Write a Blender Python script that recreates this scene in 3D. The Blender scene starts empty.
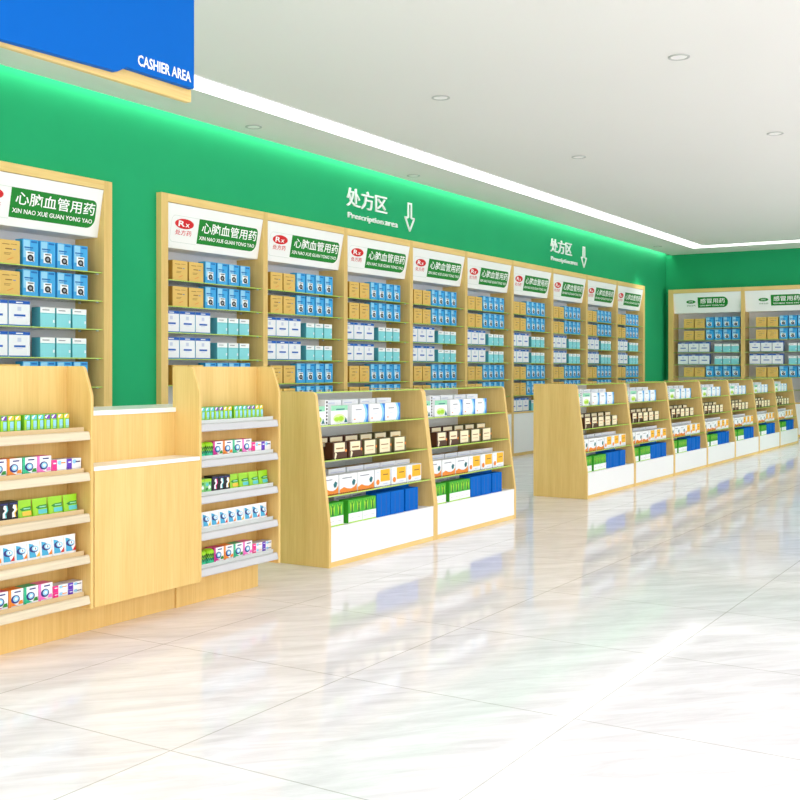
import bpy, math, random
from mathutils import Matrix, Vector

random.seed(7)
SC = bpy.context.scene
COL = SC.collection

# ------------------------------------------------------------------ camera
THETA = 0.555
cam_d = bpy.data.cameras.new('camera')
cam = bpy.data.objects.new('camera', cam_d)
COL.objects.link(cam)
cam.location = (0, 0, 1.0)
cam.rotation_euler = (math.pi / 2, 0, THETA - math.pi / 2)
cam_d.sensor_width = 36.0
cam_d.lens = 36.0 * 1084.4 / 800
cam_d.shift_y = -(400 - 369.34) / 800
cam_d.clip_end = 200
SC.camera = cam

# ------------------------------------------------------------------ world and exposure
W = bpy.data.worlds.new('world')
SC.world = W
W.use_nodes = True
W.node_tree.nodes['Background'].inputs[0].default_value = (1.0, 0.978, 0.985, 1)
W.node_tree.nodes['Background'].inputs[1].default_value = 1.86
SC.view_settings.view_transform = 'Standard'
SC.view_settings.look = 'None'
SC.view_settings.gamma = 1
SC.view_settings.use_curve_mapping = False
SC.view_settings.exposure = 0.55
SC.cycles.use_denoising = True
SC.cycles.max_bounces = 10
SC.cycles.diffuse_bounces = 8
SC.cycles.transparent_max_bounces = 24
LED_POWER = 1.5
COVE_POWER = 7.5
DOWNLIGHT_W = 55.0


# ------------------------------------------------------------------ materials
def lin(c):
    c = c / 255
    return c / 12.92 if c <= 0.04045 else ((c + 0.055) / 1.055) ** 2.4


def rgb(c):
    return tuple(lin(v) for v in c) + (1,)


MATS = {}


def mat(name, c, rough=0.45, spec=0.4, emit=0.0, var=0.0, vscale=30.0):
    if name in MATS:
        return MATS[name]
    m = bpy.data.materials.new(name)
    m.use_nodes = True
    nt = m.node_tree
    b = nt.nodes['Principled BSDF']
    b.inputs['Base Color'].default_value = rgb(c)
    b.inputs['Roughness'].default_value = rough
    b.inputs['Specular IOR Level'].default_value = spec
    if emit:
        b.inputs['Emission Color'].default_value = rgb(c)
        b.inputs['Emission Strength'].default_value = emit
    if var:
        tc = nt.nodes.new('ShaderNodeTexCoord')
        n = nt.nodes.new('ShaderNodeTexNoise')
        n.inputs['Scale'].default_value = vscale
        n.inputs['Detail'].default_value = 3
        mp = nt.nodes.new('ShaderNodeMapRange')
        mp.inputs['To Min'].default_value = 1 - var
        mp.inputs['To Max'].default_value = 1 + var
        hsv = nt.nodes.new('ShaderNodeHueSaturation')
        hsv.inputs['Color'].default_value = rgb(c)
        nt.links.new(tc.outputs['Object'], n.inputs['Vector'])
        nt.links.new(n.outputs['Fac'], mp.inputs['Value'])
        nt.links.new(mp.outputs['Result'], hsv.inputs['Value'])
        nt.links.new(hsv.outputs['Color'], b.inputs['Base Color'])
    MATS[name] = m
    return m


def wood(name, c1, c2, axis=2, rough=0.42):
    m = bpy.data.materials.new(name)
    m.use_nodes = True
    nt = m.node_tree
    b = nt.nodes['Principled BSDF']
    b.inputs['Roughness'].default_value = rough
    b.inputs['Specular IOR Level'].default_value = 0.3
    tc = nt.nodes.new('ShaderNodeTexCoord')

    def streak(s_across, s_along, detail):
        mp = nt.nodes.new('ShaderNodeMapping')
        sc = [s_across] * 3
        sc[axis] = s_along
        mp.inputs['Scale'].default_value = sc
        n = nt.nodes.new('ShaderNodeTexNoise')
        n.inputs['Scale'].default_value = 1.0
        n.inputs['Detail'].default_value = detail
        nt.links.new(tc.outputs['Object'], mp.inputs['Vector'])
        nt.links.new(mp.outputs['Vector'], n.inputs['Vector'])
        return n.outputs['Fac']
    a = streak(14, 0.9, 4)
    f = streak(150, 5, 2)
    mx = nt.nodes.new('ShaderNodeMath')
    mx.operation = 'MULTIPLY_ADD'
    mx.inputs[1].default_value = 0.45
    nt.links.new(f, mx.inputs[0])
    sc = nt.nodes.new('ShaderNodeMath')
    sc.operation = 'MULTIPLY'
    sc.inputs[1].default_value = 0.6
    nt.links.new(a, sc.inputs[0])
    nt.links.new(sc.outputs[0], mx.inputs[2])
    r = nt.nodes.new('ShaderNodeValToRGB')
    r.color_ramp.elements[0].position = 0.36
    r.color_ramp.elements[0].color = rgb(c2)
    r.color_ramp.elements[1].position = 0.64
    r.color_ramp.elements[1].color = rgb(c1)
    nt.links.new(mx.outputs[0], r.inputs['Fac'])
    nt.links.new(r.outputs['Color'], b.inputs['Base Color'])
    MATS[name] = m
    return m


WOOD = wood('maple_vertical_grain', (232, 200, 129), (218, 182, 107))
WOODX = wood('maple_long_grain', (240, 210, 140), (228, 192, 116), axis=0)
PALE = wood('bleached_wood', (222, 210, 182), (206, 192, 164), axis=0)
WHITE = mat('white_laminate', (246, 247, 247), 0.35, 0.4, var=0.01)
PANELWHITE = mat('sign_white', (248, 249, 248), 0.4, 0.3)
GREY = mat('pale_grey_back', (232, 234, 238), 0.6, 0.2, var=0.015)
STONE = mat('white_stone_worktop', (250, 250, 248), 0.25, 0.5, var=0.01)
SILVER = mat('silver_price_rail', (192, 194, 197), 0.25, 0.5)
TANLIP = mat('tan_wood_lip', (208, 182, 138), 0.45, 0.3, var=0.02)
CLEARLIP = mat('frosted_plastic_lip', (198, 204, 202), 0.3, 0.5)
GEDGE = mat('glass_edge_green', (176, 208, 84), 0.25, 0.5)
TABGREEN = mat('sign_green', (10, 132, 38), 0.5, 0.3)
RED = mat('sign_red', (214, 24, 32), 0.5, 0.3)
INK = mat('sign_white_ink', (255, 255, 255), 0.5, 0.3)
GREYLINE = mat('pale_grey_outline', (205, 216, 208), 0.5, 0.3)
LETTERW = mat('white_acrylic_letter', (252, 252, 252), 0.4, 0.4)
SIGNBLUE = mat('sign_blue', (2, 100, 194), 0.6, 0.1)
METAL = mat('brushed_metal', (190, 192, 195), 0.3, 0.6)


def wall_green(name):
    m = bpy.data.materials.new(name)
    m.use_nodes = True
    nt = m.node_tree
    b = nt.nodes['Principled BSDF']
    b.inputs['Roughness'].default_value = 0.7
    b.inputs['Specular IOR Level'].default_value = 0.15
    tc = nt.nodes.new('ShaderNodeTexCoord')
    n = nt.nodes.new('ShaderNodeTexNoise')
    n.inputs['Scale'].default_value = 2.5
    n.inputs['Detail'].default_value = 2
    r = nt.nodes.new('ShaderNodeValToRGB')
    r.color_ramp.elements[0].color = rgb((30, 162, 104))
    r.color_ramp.elements[1].color = rgb((36, 168, 110))
    nt.links.new(tc.outputs['Object'], n.inputs['Vector'])
    nt.links.new(n.outputs['Fac'], r.inputs['Fac'])
    nt.links.new(r.outputs['Color'], b.inputs['Base Color'])
    return m


GREEN = wall_green('green_wall_paint')


def glass_mat():
    m = bpy.data.materials.new('clear_shelf_glass')
    m.use_nodes = True
    nt = m.node_tree
    nt.nodes.clear()
    out = nt.nodes.new('ShaderNodeOutputMaterial')
    tr = nt.nodes.new('ShaderNodeBsdfTransparent')
    tr.inputs[0].default_value = (0.96, 0.985, 0.97, 1)
    gl = nt.nodes.new('ShaderNodeBsdfGlossy')
    gl.inputs['Roughness'].default_value = 0.03
    fr = nt.nodes.new('ShaderNodeFresnel')
    fr.inputs['IOR'].default_value = 1.35
    mx = nt.nodes.new('ShaderNodeMixShader')
    nt.links.new(fr.outputs[0], mx.inputs[0])
    nt.links.new(tr.outputs[0], mx.inputs[1])
    nt.links.new(gl.outputs[0], mx.inputs[2])
    nt.links.new(mx.outputs[0], out.inputs['Surface'])
    return m


GLASS = glass_mat()


def marble():
    m = bpy.data.materials.new('polished_marble_tiles')
    m.use_nodes = True
    nt = m.node_tree
    b = nt.nodes['Principled BSDF']
    b.inputs['Roughness'].default_value = 0.07
    b.inputs['Specular IOR Level'].default_value = 0.22
    tc = nt.nodes.new('ShaderNodeTexCoord')
    mp = nt.nodes.new('ShaderNodeMapping')
    mp.vector_type = 'TEXTURE'
    mp.inputs['Rotation'].default_value = (0, 0, -0.75)
    mp.inputs['Scale'].default_value = (1.0, 0.2, 1)
    n1 = nt.nodes.new('ShaderNodeTexNoise')
    n1.inputs['Scale'].default_value = 2.4
    n1.inputs['Detail'].default_value = 12
    n1.inputs['Roughness'].default_value = 0.7
    n1.inputs['Distortion'].default_value = 0.5
    nt.links.new(tc.outputs['Object'], mp.inputs['Vector'])
    nt.links.new(mp.outputs['Vector'], n1.inputs['Vector'])
    r = nt.nodes.new('ShaderNodeValToRGB')
    r.color_ramp.elements[0].position = 0.25
    r.color_ramp.elements[0].color = rgb((214, 209, 214))
    r.color_ramp.elements[1].position = 0.62
    r.color_ramp.elements[1].color = rgb((250, 246, 252))
    nt.links.new(n1.outputs['Fac'], r.inputs['Fac'])
    br = nt.nodes.new('ShaderNodeTexBrick')
    br.offset = 0.0
    br.squash = 1.0
    br.inputs['Scale'].default_value = 1.0
    br.inputs['Mortar Size'].default_value = 0.0022
    br.inputs['Mortar Smooth'].default_value = 0.0
    br.inputs['Brick Width'].default_value = 0.8
    br.inputs['Row Height'].default_value = 0.8
    br.inputs['Color1'].default_value = (1, 1, 1, 1)
    br.inputs['Color2'].default_value = (0.965, 0.965, 0.965, 1)
    br.inputs['Mortar'].default_value = (0.62, 0.61, 0.58, 1)
    mp2 = nt.nodes.new('ShaderNodeMapping')
    mp2.inputs['Location'].default_value = (0.3, -0.41, 0)
    nt.links.new(tc.outputs['Object'], mp2.inputs['Vector'])
    nt.links.new(mp2.outputs['Vector'], br.inputs['Vector'])
    mul = nt.nodes.new('ShaderNodeMix')
    mul.data_type = 'RGBA'
    mul.blend_type = 'MULTIPLY'
    mul.inputs[0].default_value = 1
    nt.links.new(r.outputs['Color'], mul.inputs[6])
    nt.links.new(br.outputs['Color'], mul.inputs[7])
    nt.links.new(mul.outputs[2], b.inputs['Base Color'])
    return m


MARBLE = marble()
CEIL = mat('matt_white_ceiling', (243, 243, 238), 0.85, 0.1, var=0.01, vscale=1.0)
LED = mat('led_diffuser', (255, 255, 255), 0.5, 0.2, emit=LED_POWER)
FILL_LED = mat('fill_led_diffuser', (255, 255, 255), 0.5, 0.2, emit=1.2)
COVELED = mat('cove_led', (255, 255, 250), 0.5, 0.2, emit=COVE_POWER)
LENS = mat('downlight_lens', (250, 250, 246), 0.4, 0.3, emit=0.06)


# ------------------------------------------------------------------ mesh helpers
class MB:
    def __init__(s):
        s.v, s.f, s.m, s.mats = [], [], [], []

    def mi(s, m):
        if m not in s.mats:
            s.mats.append(m)
        return s.mats.index(m)

    def face(s, pts, m):
        k = len(s.v)
        s.v += [tuple(p) for p in pts]
        s.f.append(tuple(range(k, k + len(pts))))
        s.m.append(s.mi(m))

    def box(s, x0, x1, y0, y1, z0, z1, m, sides=None):
        k = len(s.v)
        s.v += [(x0, y0, z0), (x1, y0, z0), (x1, y1, z0), (x0, y1, z0), (x0, y0, z1), (x1, y0, z1), (x1, y1, z1), (x0, y1, z1)]
        fs = {'bottom': (3, 2, 1, 0), 'top': (4, 5, 6, 7), 'front': (0, 1, 5, 4), 'right': (1, 2, 6, 5), 'back': (2, 3, 7, 6), 'left': (3, 0, 4, 7)}
        for n, f in fs.items():
            s.f.append(tuple(k + i for i in f))
            s.m.append(s.mi((sides or {}).get(n, m)))
        return s

    def prism(s, prof, x0, x1, m):
        """profile of (y, z) points, counter-clockwise seen from +x, swept along x"""
        n, k = len(prof), len(s.v)
        s.v += [(x0, y, z) for y, z in prof] + [(x1, y, z) for y, z in prof]
        s.f.append(tuple(k + i for i in reversed(range(n))))
        s.f.append(tuple(k + n + i for i in range(n)))
        for i in range(n):
            j = (i + 1) % n
            s.f.append((k + i, k + j, k + n + j, k + n + i))
        s.m += [s.mi(m)] * (n + 2)
        return s

    def extrude_xz(s, pts, y0, y1, m):
        """outline of (x, z), counter-clockwise seen from -y, between y0 (front) and y1"""
        n, k = len(pts), len(s.v)
        s.v += [(x, y0, z) for x, z in pts] + [(x, y1, z) for x, z in pts]
        s.f.append(tuple(k + i for i in range(n)))
        s.f.append(tuple(k + n + i for i in reversed(range(n))))
        for i in range(n):
            j = (i + 1) % n
            s.f.append((k + j, k + i, k + n + i, k + n + j))
        s.m += [s.mi(m)] * (n + 2)
        return s

    def rings(s, rings, m, cap=True):
        k = len(s.v)
        n = len(rings[0])
        for r in rings:
            s.v += [tuple(p) for p in r]
        for a in range(len(rings) - 1):
            mm = m[a] if isinstance(m, list) else m
            for i in range(n):
                j = (i + 1) % n
                s.f.append((k + a * n + i, k + a * n + j, k + (a + 1) * n + j, k + (a + 1) * n + i))
                s.m.append(s.mi(mm))
        if cap:
            m0 = m[0] if isinstance(m, list) else m
            m1 = m[-1] if isinstance(m, list) else m
            s.f.append(tuple(k + i for i in reversed(range(n))))
            s.m.append(s.mi(m0))
            s.f.append(tuple(k + (len(rings) - 1) * n + i for i in range(n)))
            s.m.append(s.mi(m1))
        return s

    def mesh(s, name):
        me = bpy.data.meshes.new(name)
        me.from_pydata(s.v, [], s.f)
        for m in s.mats:
            me.materials.append(m)
        me.polygons.foreach_set('material_index', s.m)
        me.update()
        return me

    def build(s, name, parent=None, bevel=0.0):
        o = bpy.data.objects.new(name, s.mesh(name))
        COL.objects.link(o)
        o.parent = parent
        if bevel:
            b = o.modifiers.new('bevel', 'BEVEL')
            b.width = bevel
            b.segments = 2
            b.limit_method = 'ANGLE'
        return o


def tag(o, label=None, cat=None, group=None, kind=None):
    for k, v in (('label', label), ('category', cat), ('group', group), ('kind', kind)):
        if v:
            o[k] = v
    return o


def thing(name, label, cat, loc=(0, 0, 0), rz=0.0, group=None):
    o = bpy.data.objects.new(name, None)
    COL.objects.link(o)
    o.empty_display_size = 0.1
    o.location = loc
    o.rotation_euler = (0, 0, rz)
    return tag(o, label, cat, group)


def copy_tree(root, loc, rz, label, group=None):
    """a thing with copies of its parts and their sub-parts"""
    r = root.copy()
    COL.objects.link(r)
    r.location = loc
    r.rotation_euler = (0, 0, rz)
    r['label'] = label
    if group:
        r['group'] = group
    for ch in list(root.children):
        c = ch.copy()
        COL.objects.link(c)
        c.parent = r
        for g in list(ch.children):
            d = g.copy()
            COL.objects.link(d)
            d.parent = c
    return r


def text_mesh(txt, m, x0, x1, z0, z1, bold=0.0, ymap=None, extrude=0.0, name='lettering'):
    """lettering fitted into the rectangle x0..x1, z0..z1 of a front-facing plane"""
    cu = bpy.data.curves.new('lettering_curve', 'FONT')
    cu.body = txt
    cu.size = 1.0
    cu.resolution_u = 2
    cu.offset = bold
    cu.fill_mode = 'FRONT' if not extrude else 'BOTH'
    cu.extrude = extrude
    ob = bpy.data.objects.new('lettering_curve', cu)
    COL.objects.link(ob)
    dg = bpy.context.evaluated_depsgraph_get()
    dg.update()
    me = bpy.data.meshes.new_from_object(ob.evaluated_get(dg))
    bpy.data.objects.remove(ob)
    xs = [v.co.x for v in me.vertices]
    ys = [v.co.y for v in me.vertices]
    ax, bx, ay, by = min(xs), max(xs), min(ys), max(ys)
    for v in me.vertices:
        x = x0 + (v.co.x - ax) / (bx - ax) * (x1 - x0)
        z = z0 + (v.co.y - ay) / (by - ay) * (z1 - z0)
        v.co = (x, (ymap(z) if ymap else 0.0) - v.co.z, z)
    me.materials.clear()
    me.materials.append(m)
    me.name = name
    me.update()
    return me


def link_mesh(name, me, parent=None, loc=None):
    o = bpy.data.objects.new(name, me)
    COL.objects.link(o)
    o.parent = parent
    if loc:
        o.location = loc
    return o


def ellipse(cx, cz, rx, rz, n=28):
    return [(cx + rx * math.cos(2 * math.pi * i / n), cz + rz * math.sin(2 * math.pi * i / n)) for i in range(n)]


def arc(cx, cz, r, a0, a1, n=8):
    return [(cx + r * math.cos(math.radians(a0 + (a1 - a0) * i / n)), cz + r * math.sin(math.radians(a0 + (a1 - a0) * i / n))) for i in range(n + 1)]


ORD = ['first', 'second', 'third', 'fourth', 'fifth', 'sixth', 'seventh', 'eighth', 'ninth', 'tenth',
       'eleventh', 'twelfth', 'thirteenth', 'fourteenth', 'fifteenth']

# ------------------------------------------------------------------ the setting
YW = 5.506          # green wall plane
XR = 16.93           # right-hand wall plane
ZC = 2.814          # ceiling
YF = 5.458          # front of the wall cabinets
PITCH = 1.1215
X0 = 5.652
CAB_TOP = 2.251
NCAB = 9
X_END = X0 + PITCH * NCAB + 0.04
X_START = 5.61
SOLO_R = 5.150
SOLO_L = SOLO_R - PITCH - 0.09
XRC = 16.747        # front of the cabinets on the right wall
YRC0 = 5.3595
RP = 1.103
RECESS = 0.30

b = MB()
b.box(-2.5, XR + 0.4, -4, YW + 0.5, -0.1, 0, MARBLE)
tag(b.build('floor'), kind='structure')

b = MB()
b.box(-2.5, XR + 0.4, -4, YW - 0.086, ZC, ZC + 0.16, CEIL)
b.box(-2.5, XR + 0.4, YW - 0.086, YW + 0.5, ZC + 0.16, ZC + 0.22, CEIL)
tag(b.build('ceiling'), kind='structure')

b = MB()   # green wall with the niches the cabinets stand in
yb = YF + RECESS + 0.02
b.box(-2.5, XR + 0.4, YW, yb, CAB_TOP, ZC + 0.16, GREEN)
b.box(-2.5, SOLO_L, YW, yb, 0, CAB_TOP, GREEN)
b.box(SOLO_R, X_START, YW, yb, 0, CAB_TOP, GREEN)
b.box(X_END, XR + 0.4, YW, yb, 0, CAB_TOP, GREEN)
b.box(-2.5, XR + 0.4, yb, yb + 0.1, 0, ZC + 0.16, GREEN)
tag(b.build('wall_left'), kind='structure')

b = MB()
yl, ye = YRC0 + 0.051, YRC0 - 2 * RP - 0.001
xb = XRC + RECESS + 0.02
b.box(XR, xb, -4, YW, CAB_TOP, ZC, GREEN)
b.box(XR, xb, yl, YW, 0, CAB_TOP, GREEN)
b.box(XR, xb, -4, ye, 0, CAB_TOP, GREEN)
b.box(xb, xb + 0.1, -4, YW, 0, ZC, GREEN)
tag(b.build('wall_right'), kind='structure')

# cove light above the ceiling edge, washing the green wall
t = thing('cove_light_strip', 'thin white light strip hidden in the ceiling gap along the green wall', 'light strip', (6.5, YW - 0.056, ZC + 0.06))
MB().box(-10.4, 10.4, -0.022, 0.022, 0.0, 0.012, METAL, {'bottom': COVELED}).build('light_diffuser', t)
MB().box(-10.4, 10.4, -0.026, 0.026, 0.012, 0.075, METAL).build('mounting_channel', t)

# linear light let into the ceiling: a long run that turns at the far corner and comes back behind
LX0, LX1, LY0, LY1, LW = -2.0, 16.10, -3.5, 4.822, 0.23
t = thing('linear_ceiling_light', 'long glowing white linear light let into the ceiling, turning at the far corner', 'ceiling light', (LX0, LY1, ZC))
m = MB()
m.box(0, LX1 - LX0, -LW, 0, -0.004, -0.001, LED)
m.box(LX1 - LX0 - LW - 0.0, LX1 - LX0, LY0 - LY1, -LW, -0.004, -0.001, LED)
m.build('light_diffuser', t)
m = MB()
m.box(0, LX1 - LX0 + 0.006, 0, 0.006, -0.006, 0, WHITE)
m.box(LX1 - LX0, LX1 - LX0 + 0.006, LY0 - LY1, 0, -0.006, 0, WHITE)
m.box(0, LX1 - LX0 - LW - 0.006, -LW - 0.006, -LW, -0.006, 0, WHITE)
m.build('light_frame', t)
t = thing('linear_ceiling_light', 'added short linear fill light, out of view overhead in front of the counter', 'ceiling light', (LX0, 1.0, ZC))  # added strip out of view, put in to brighten the fronts of the furniture
MB().box(0, 4.5 - LX0, -LW, 0, -0.004, -0.001, FILL_LED).build('light_diffuser', t)
m = MB()
m.box(0, 4.5 - LX0, 0, 0.006, -0.006, 0, WHITE)
m.box(0, 4.5 - LX0, -LW - 0.006, -LW, -0.006, 0, WHITE)
m.build('light_frame', t)

# small recessed downlights
DL = [(6.29, 3.58, 'recessed downlight in the open ceiling above the nearer low displays'),
      (8.67, 3.58, 'recessed downlight further along the ceiling, level with the gap between the low displays'),
      (6.31, 5.2, 'faint recessed downlight between the light strip and green wall, above the first prescription cabinet'),
      (8.69, 5.24, 'faint recessed downlight between light strip and green wall, above the arrow'),
      (8.60, 1.94, 'recessed downlight by the edge of the ceiling, far out from the green wall'),
      (3.9, 1.94, 'recessed downlight overhead before the counter, above the open floor'),
      (6.2, 1.94, 'recessed downlight overhead in the open floor, third out from the green wall'),
      (6.3, 0.3, 'recessed downlight above the open floor, fourth out from the green wall'),
      (8.7, 0.3, 'recessed downlight above the open floor, two rows out from the long display row'),
      (11.1, 1.0, 'recessed downlight above the middle of the far open floor'),
      (13.5, 1.6, 'recessed downlight above the far open floor near the end wall'),
      (1.5, 1.94, 'recessed downlight overhead by the entrance side of the counter'),
      (3.9, 0.3, 'recessed downlight overhead in the middle of the open floor'),
      (15.6, 5.2, 'tiny recessed downlight above the last joined cabinet by the corner')]


DL_DIM = {d[:2] for d in DL[:5]}     # these are not lit


def ring(r, z, n=24):
    return [(r * math.cos(2 * math.pi * i / n), r * math.sin(2 * math.pi * i / n), z) for i in range(n)]


first = None
for x, y, lab in DL:
    if first is None:
        first = t = thing('recessed_downlight', lab, 'downlight', (x, y, ZC))
        m = MB()
        rr = [ring(0.062, -0.001), ring(0.062, -0.006), ring(0.052, -0.007), ring(0.046, -0.001)]
        m.rings(rr, mat('downlight_ring_grey', (196, 198, 194), 0.5, 0.3), cap=False)
        m.build('trim_ring', t)
        MB().rings([ring(0.046, -0.0035), ring(0.046, -0.001)], LENS).build('lens', t)
    else:
        t = copy_tree(first, (x, y, ZC), 0, lab)
    if (x, y) in DL_DIM:
        continue
    ld = bpy.data.lights.new('downlight_lamp', 'SPOT')
    ld.energy = DOWNLIGHT_W * (0.1 if x < 7 else 1.0) * (0.4 if x > 15 else 1.0)
    ld.spot_size = math.radians(80)
    ld.spot_blend = 0.7
    ld.shadow_soft_size = 0.04
    lo = bpy.data.objects.new('downlight_lamp', ld)
    COL.objects.link(lo)
    lo.location = (x, y, ZC - 0.02)


# ------------------------------------------------------------------ wall cabinets
SHELVES = [1.643, 1.455, 1.266, 1.076, 0.886, 0.696]
BASE_TOP = 0.505
SIGN_T, SIGN_B, SIGN_DY = 2.188, 1.877, 0.058


def sy(z):
    return 0.003 + (SIGN_T - z) / (SIGN_T - SIGN_B) * SIGN_DY


def flat(m, pts, ma, eps, ymap=sy):
    m.face([(x, ymap(z) - eps, z) for x, z in pts], ma)


def round_tab(x0, x1, z0, z1, rt, rb):
    return [(x0, z0)] + arc(x1 - rb, z0 + rb, rb, -90, 0) + arc(x1 - rt, z1 - rt, rt, 0, 90) + [(x0, z1)]


TXT = {}


def sign_prints(kind, sb):
    if not TXT:
        y1 = lambda z: sy(z) - 0.0016
        TXT['cn'] = text_mesh('心脑血管用药', INK, 0.422, 1.052, 2.011, 2.091, 0.010, y1)
        TXT['en'] = text_mesh('XIN NAO XUE GUAN YONG YAO', INK, 0.405, 1.040, 1.960, 1.988, 0.014, y1)
        TXT['R'] = text_mesh('R', INK, 0.172, 0.240, 2.036, 2.076, 0.02, y1)
        TXT['x'] = text_mesh('x', INK, 0.246, 0.288, 2.036, 2.060, 0.02, y1)
        TXT['rx'] = text_mesh('处方药', RED, 0.150, 0.318, 1.974, 2.012, 0.004, y1)
        TXT['cn2'] = text_mesh('感冒用药', INK, 0.446, 0.826, 2.022, 2.096, 0.008, y1)
        TXT['en2'] = text_mesh('GAN MAO YONG YAO', INK, 0.440, 0.815, 1.980, 2.000, 0.016, y1)
        TXT['otc'] = text_mesh('OTC', INK, 0.265, 0.335, 2.040, 2.062, 0.02, y1)
        TXT['otc2'] = text_mesh('非处方药', TABGREEN, 0.235, 0.368, 1.980, 2.004, 0.004, y1)
    if kind == 'rx':
        m = MB()
        flat(m, round_tab(0.385, 1.064, 1.930, 2.110, 0.035, 0.07), TABGREEN, 0.0008)
        m.build('green_tab', sb)
        link_mesh('chinese_lettering', TXT['cn'], sb)
        link_mesh('english_lettering', TXT['en'], sb)
        m = MB()
        flat(m, ellipse(0.235, 2.056, 0.098, 0.036), RED, 0.0008)
        m.build('red_oval', sb)
        link_mesh('oval_letter', TXT['R'], sb)
        link_mesh('oval_letter', TXT['x'], sb)
        link_mesh('red_lettering', TXT['rx'], sb)
        m = MB()
        o = arc(0.135, 2.075, 0.035, 90, 180) + arc(0.135, 1.955, 0.035, 180, 270)
        o = [(0.385, 2.110)] + o + [(0.385, 1.920)]
        for i in range(len(o) - 1):
            (xa, za), (xb_, zb_) = o[i], o[i + 1]
            dx, dz = xb_ - xa, zb_ - za
            L = math.hypot(dx, dz) or 1
            nx, nz = -dz / L * 0.0025, dx / L * 0.0025
            flat(m, [(xa, za), (xb_, zb_), (xb_ + nx, zb_ + nz), (xa + nx, za + nz)], GREYLINE, 0.0008)
        m.build('tab_outline', sb)
        for c in sb.children:
            c.location.x = -0.012
    else:
        m = MB()
        flat(m, round_tab(0.408, 0.872, 1.958, 2.118, 0.075, 0.075), TABGREEN, 0.0008)
        m.build('green_tab', sb)
        link_mesh('chinese_lettering', TXT['cn2'], sb)
        link_mesh('english_lettering', TXT['en2'], sb)
        m = MB()
        flat(m, ellipse(0.300, 2.051, 0.072, 0.026), TABGREEN, 0.0008)
        m.build('green_oval', sb)
        link_mesh('oval_letter', TXT['otc'], sb)
        link_mesh('green_lettering', TXT['otc2'], sb)


def make_cabinet(name, label, kind, width, tl, tr, group):
    """local frame: x along the wall, y into the wall, z up; tl/tr are the side panel thicknesses, sticking out past 0 and width"""
    t = thing(name, label, 'wall cabinet', group=group)
    D = RECESS
    il, ir = 0.0275, width - 0.0275           # interior faces
    MB().box(il - tl, il, 0, D, 0, CAB_TOP, WOOD).build('side_panel', t, 0.001)
    MB().box(ir, ir + tr, 0, D, 0, CAB_TOP, WOOD).build('side_panel', t, 0.001)
    MB().box(il, ir, 0, D, 2.192, CAB_TOP, WOODX).build('top_panel', t, 0.001)
    MB().box(il, ir, 0.275, D, 0.03, 2.192, GREY).build('back_panel', t)
    sb = MB().prism([(sy(SIGN_T), SIGN_T), (sy(SIGN_B), SIGN_B), (0.27, SIGN_B), (0.27, SIGN_T)], il + 0.001, ir - 0.001, PANELWHITE).build('sign_box', t)
    sign_prints(kind, sb)
    for z in SHELVES:
        g = MB().box(il + 0.001, ir - 0.001, 0.014, 0.272, z - 0.007, z, GLASS, {'front': GEDGE, 'left': GEDGE, 'right': GEDGE}).build('glass_shelf', t)
        pins = MB()
        for px in (il + 0.012, ir - 0.012):
            for py in (0.05, 0.22):
                pins.box(px - 0.007, px + 0.007, py - 0.006, py + 0.006, z - 0.014, z - 0.0071, METAL)
        pins.build('shelf_pins', g)
    MB().box(il, ir, 0.0, 0.275, 0.488, BASE_TOP, WOODX).build('base_shelf', t)
    mid = (il + ir) / 2
    for a, c in ((il + 0.002, mid - 0.001), (mid + 0.001, ir - 0.002)):
        MB().box(a, c, 0.001, 0.018, 0.034, 0.486, WHITE).build('base_door', t, 0.0015)
    MB().box(il, ir, 0.004, 0.26, 0.0, 0.032, WOODX).build('plinth', t)
    return t


GRP = 'joined prescription cabinets along the green wall'
cab0 = make_cabinet('wall_cabinet', 'first of nine joined prescription cabinets along the green wall, tall wooden with glass shelves', 'rx', PITCH, 0.0275 + 0.042, 0.0275, GRP)
cab0.location = (X0, YF, 0)
cabm = make_cabinet('wall_cabinet', 'x', 'rx', PITCH, 0.0275, 0.0275, GRP)
cabs = [cab0]
for i in range(1, NCAB - 1):
    lab = '%s of nine joined wooden prescription cabinets along the green wall' % ORD[i]
    if i == 1:
        c = cabm
        c.location = (X0 + PITCH, YF, 0)
        c['label'] = lab
    else:
        c = copy_tree(cabm, (X0 + PITCH * i, YF, 0), 0, lab)
    cabs.append(c)
c = make_cabinet('wall_cabinet', 'ninth and last of the joined prescription cabinets, nearest the room corner', 'rx', PITCH, 0.0275, 0.0275 + 0.04, GRP)
c.location = (X0 + PITCH * 8, YF, 0)
cabs.append(c)
solo = make_cabinet('wall_cabinet', 'separate tall wooden wall cabinet standing apart behind the counter, left of the joined row', 'rx', PITCH, 0.0275 + 0.045, 0.0275 + 0.045, GRP)
SOLO_X = SOLO_R - 0.045 - PITCH
solo.location = (SOLO_X, YF, 0)
RZ = -math.pi / 2
r0 = make_cabinet('wall_cabinet', 'wooden cold-remedy cabinet on the far wall, next to the room corner', 'otc', RP, 0.078, 0.0275, 'cold-remedy cabinets on the far wall')
r0.location = (XRC, YRC0, 0)
r0.rotation_euler = (0, 0, RZ)
r1 = make_cabinet('wall_cabinet', 'second wooden cold-remedy cabinet on the far wall, away from the corner', 'otc', RP, 0.0275, 0.0275, 'cold-remedy cabinets on the far wall')
r1.location = (XRC, YRC0 - RP, 0)
r1.rotation_euler = (0, 0, RZ)


# ------------------------------------------------------------------ cartons
def carton(name, w, d, h, base, decals, sides=None):
    m = MB()
    m.box(0, w, 0, d, 0, h, base, sides)
    for i, (pts, ma) in enumerate(decals):
        e = 0.0006 + 0.00025 * i
        m.face([(x * w, -e, z * h) for x, z in pts], ma)
    o = bpy.data.objects.new(name, m.mesh(name))
    return o


def rect(a, b_, c, d):
    return [(a, c), (b_, c), (b_, d), (a, d)]


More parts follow.
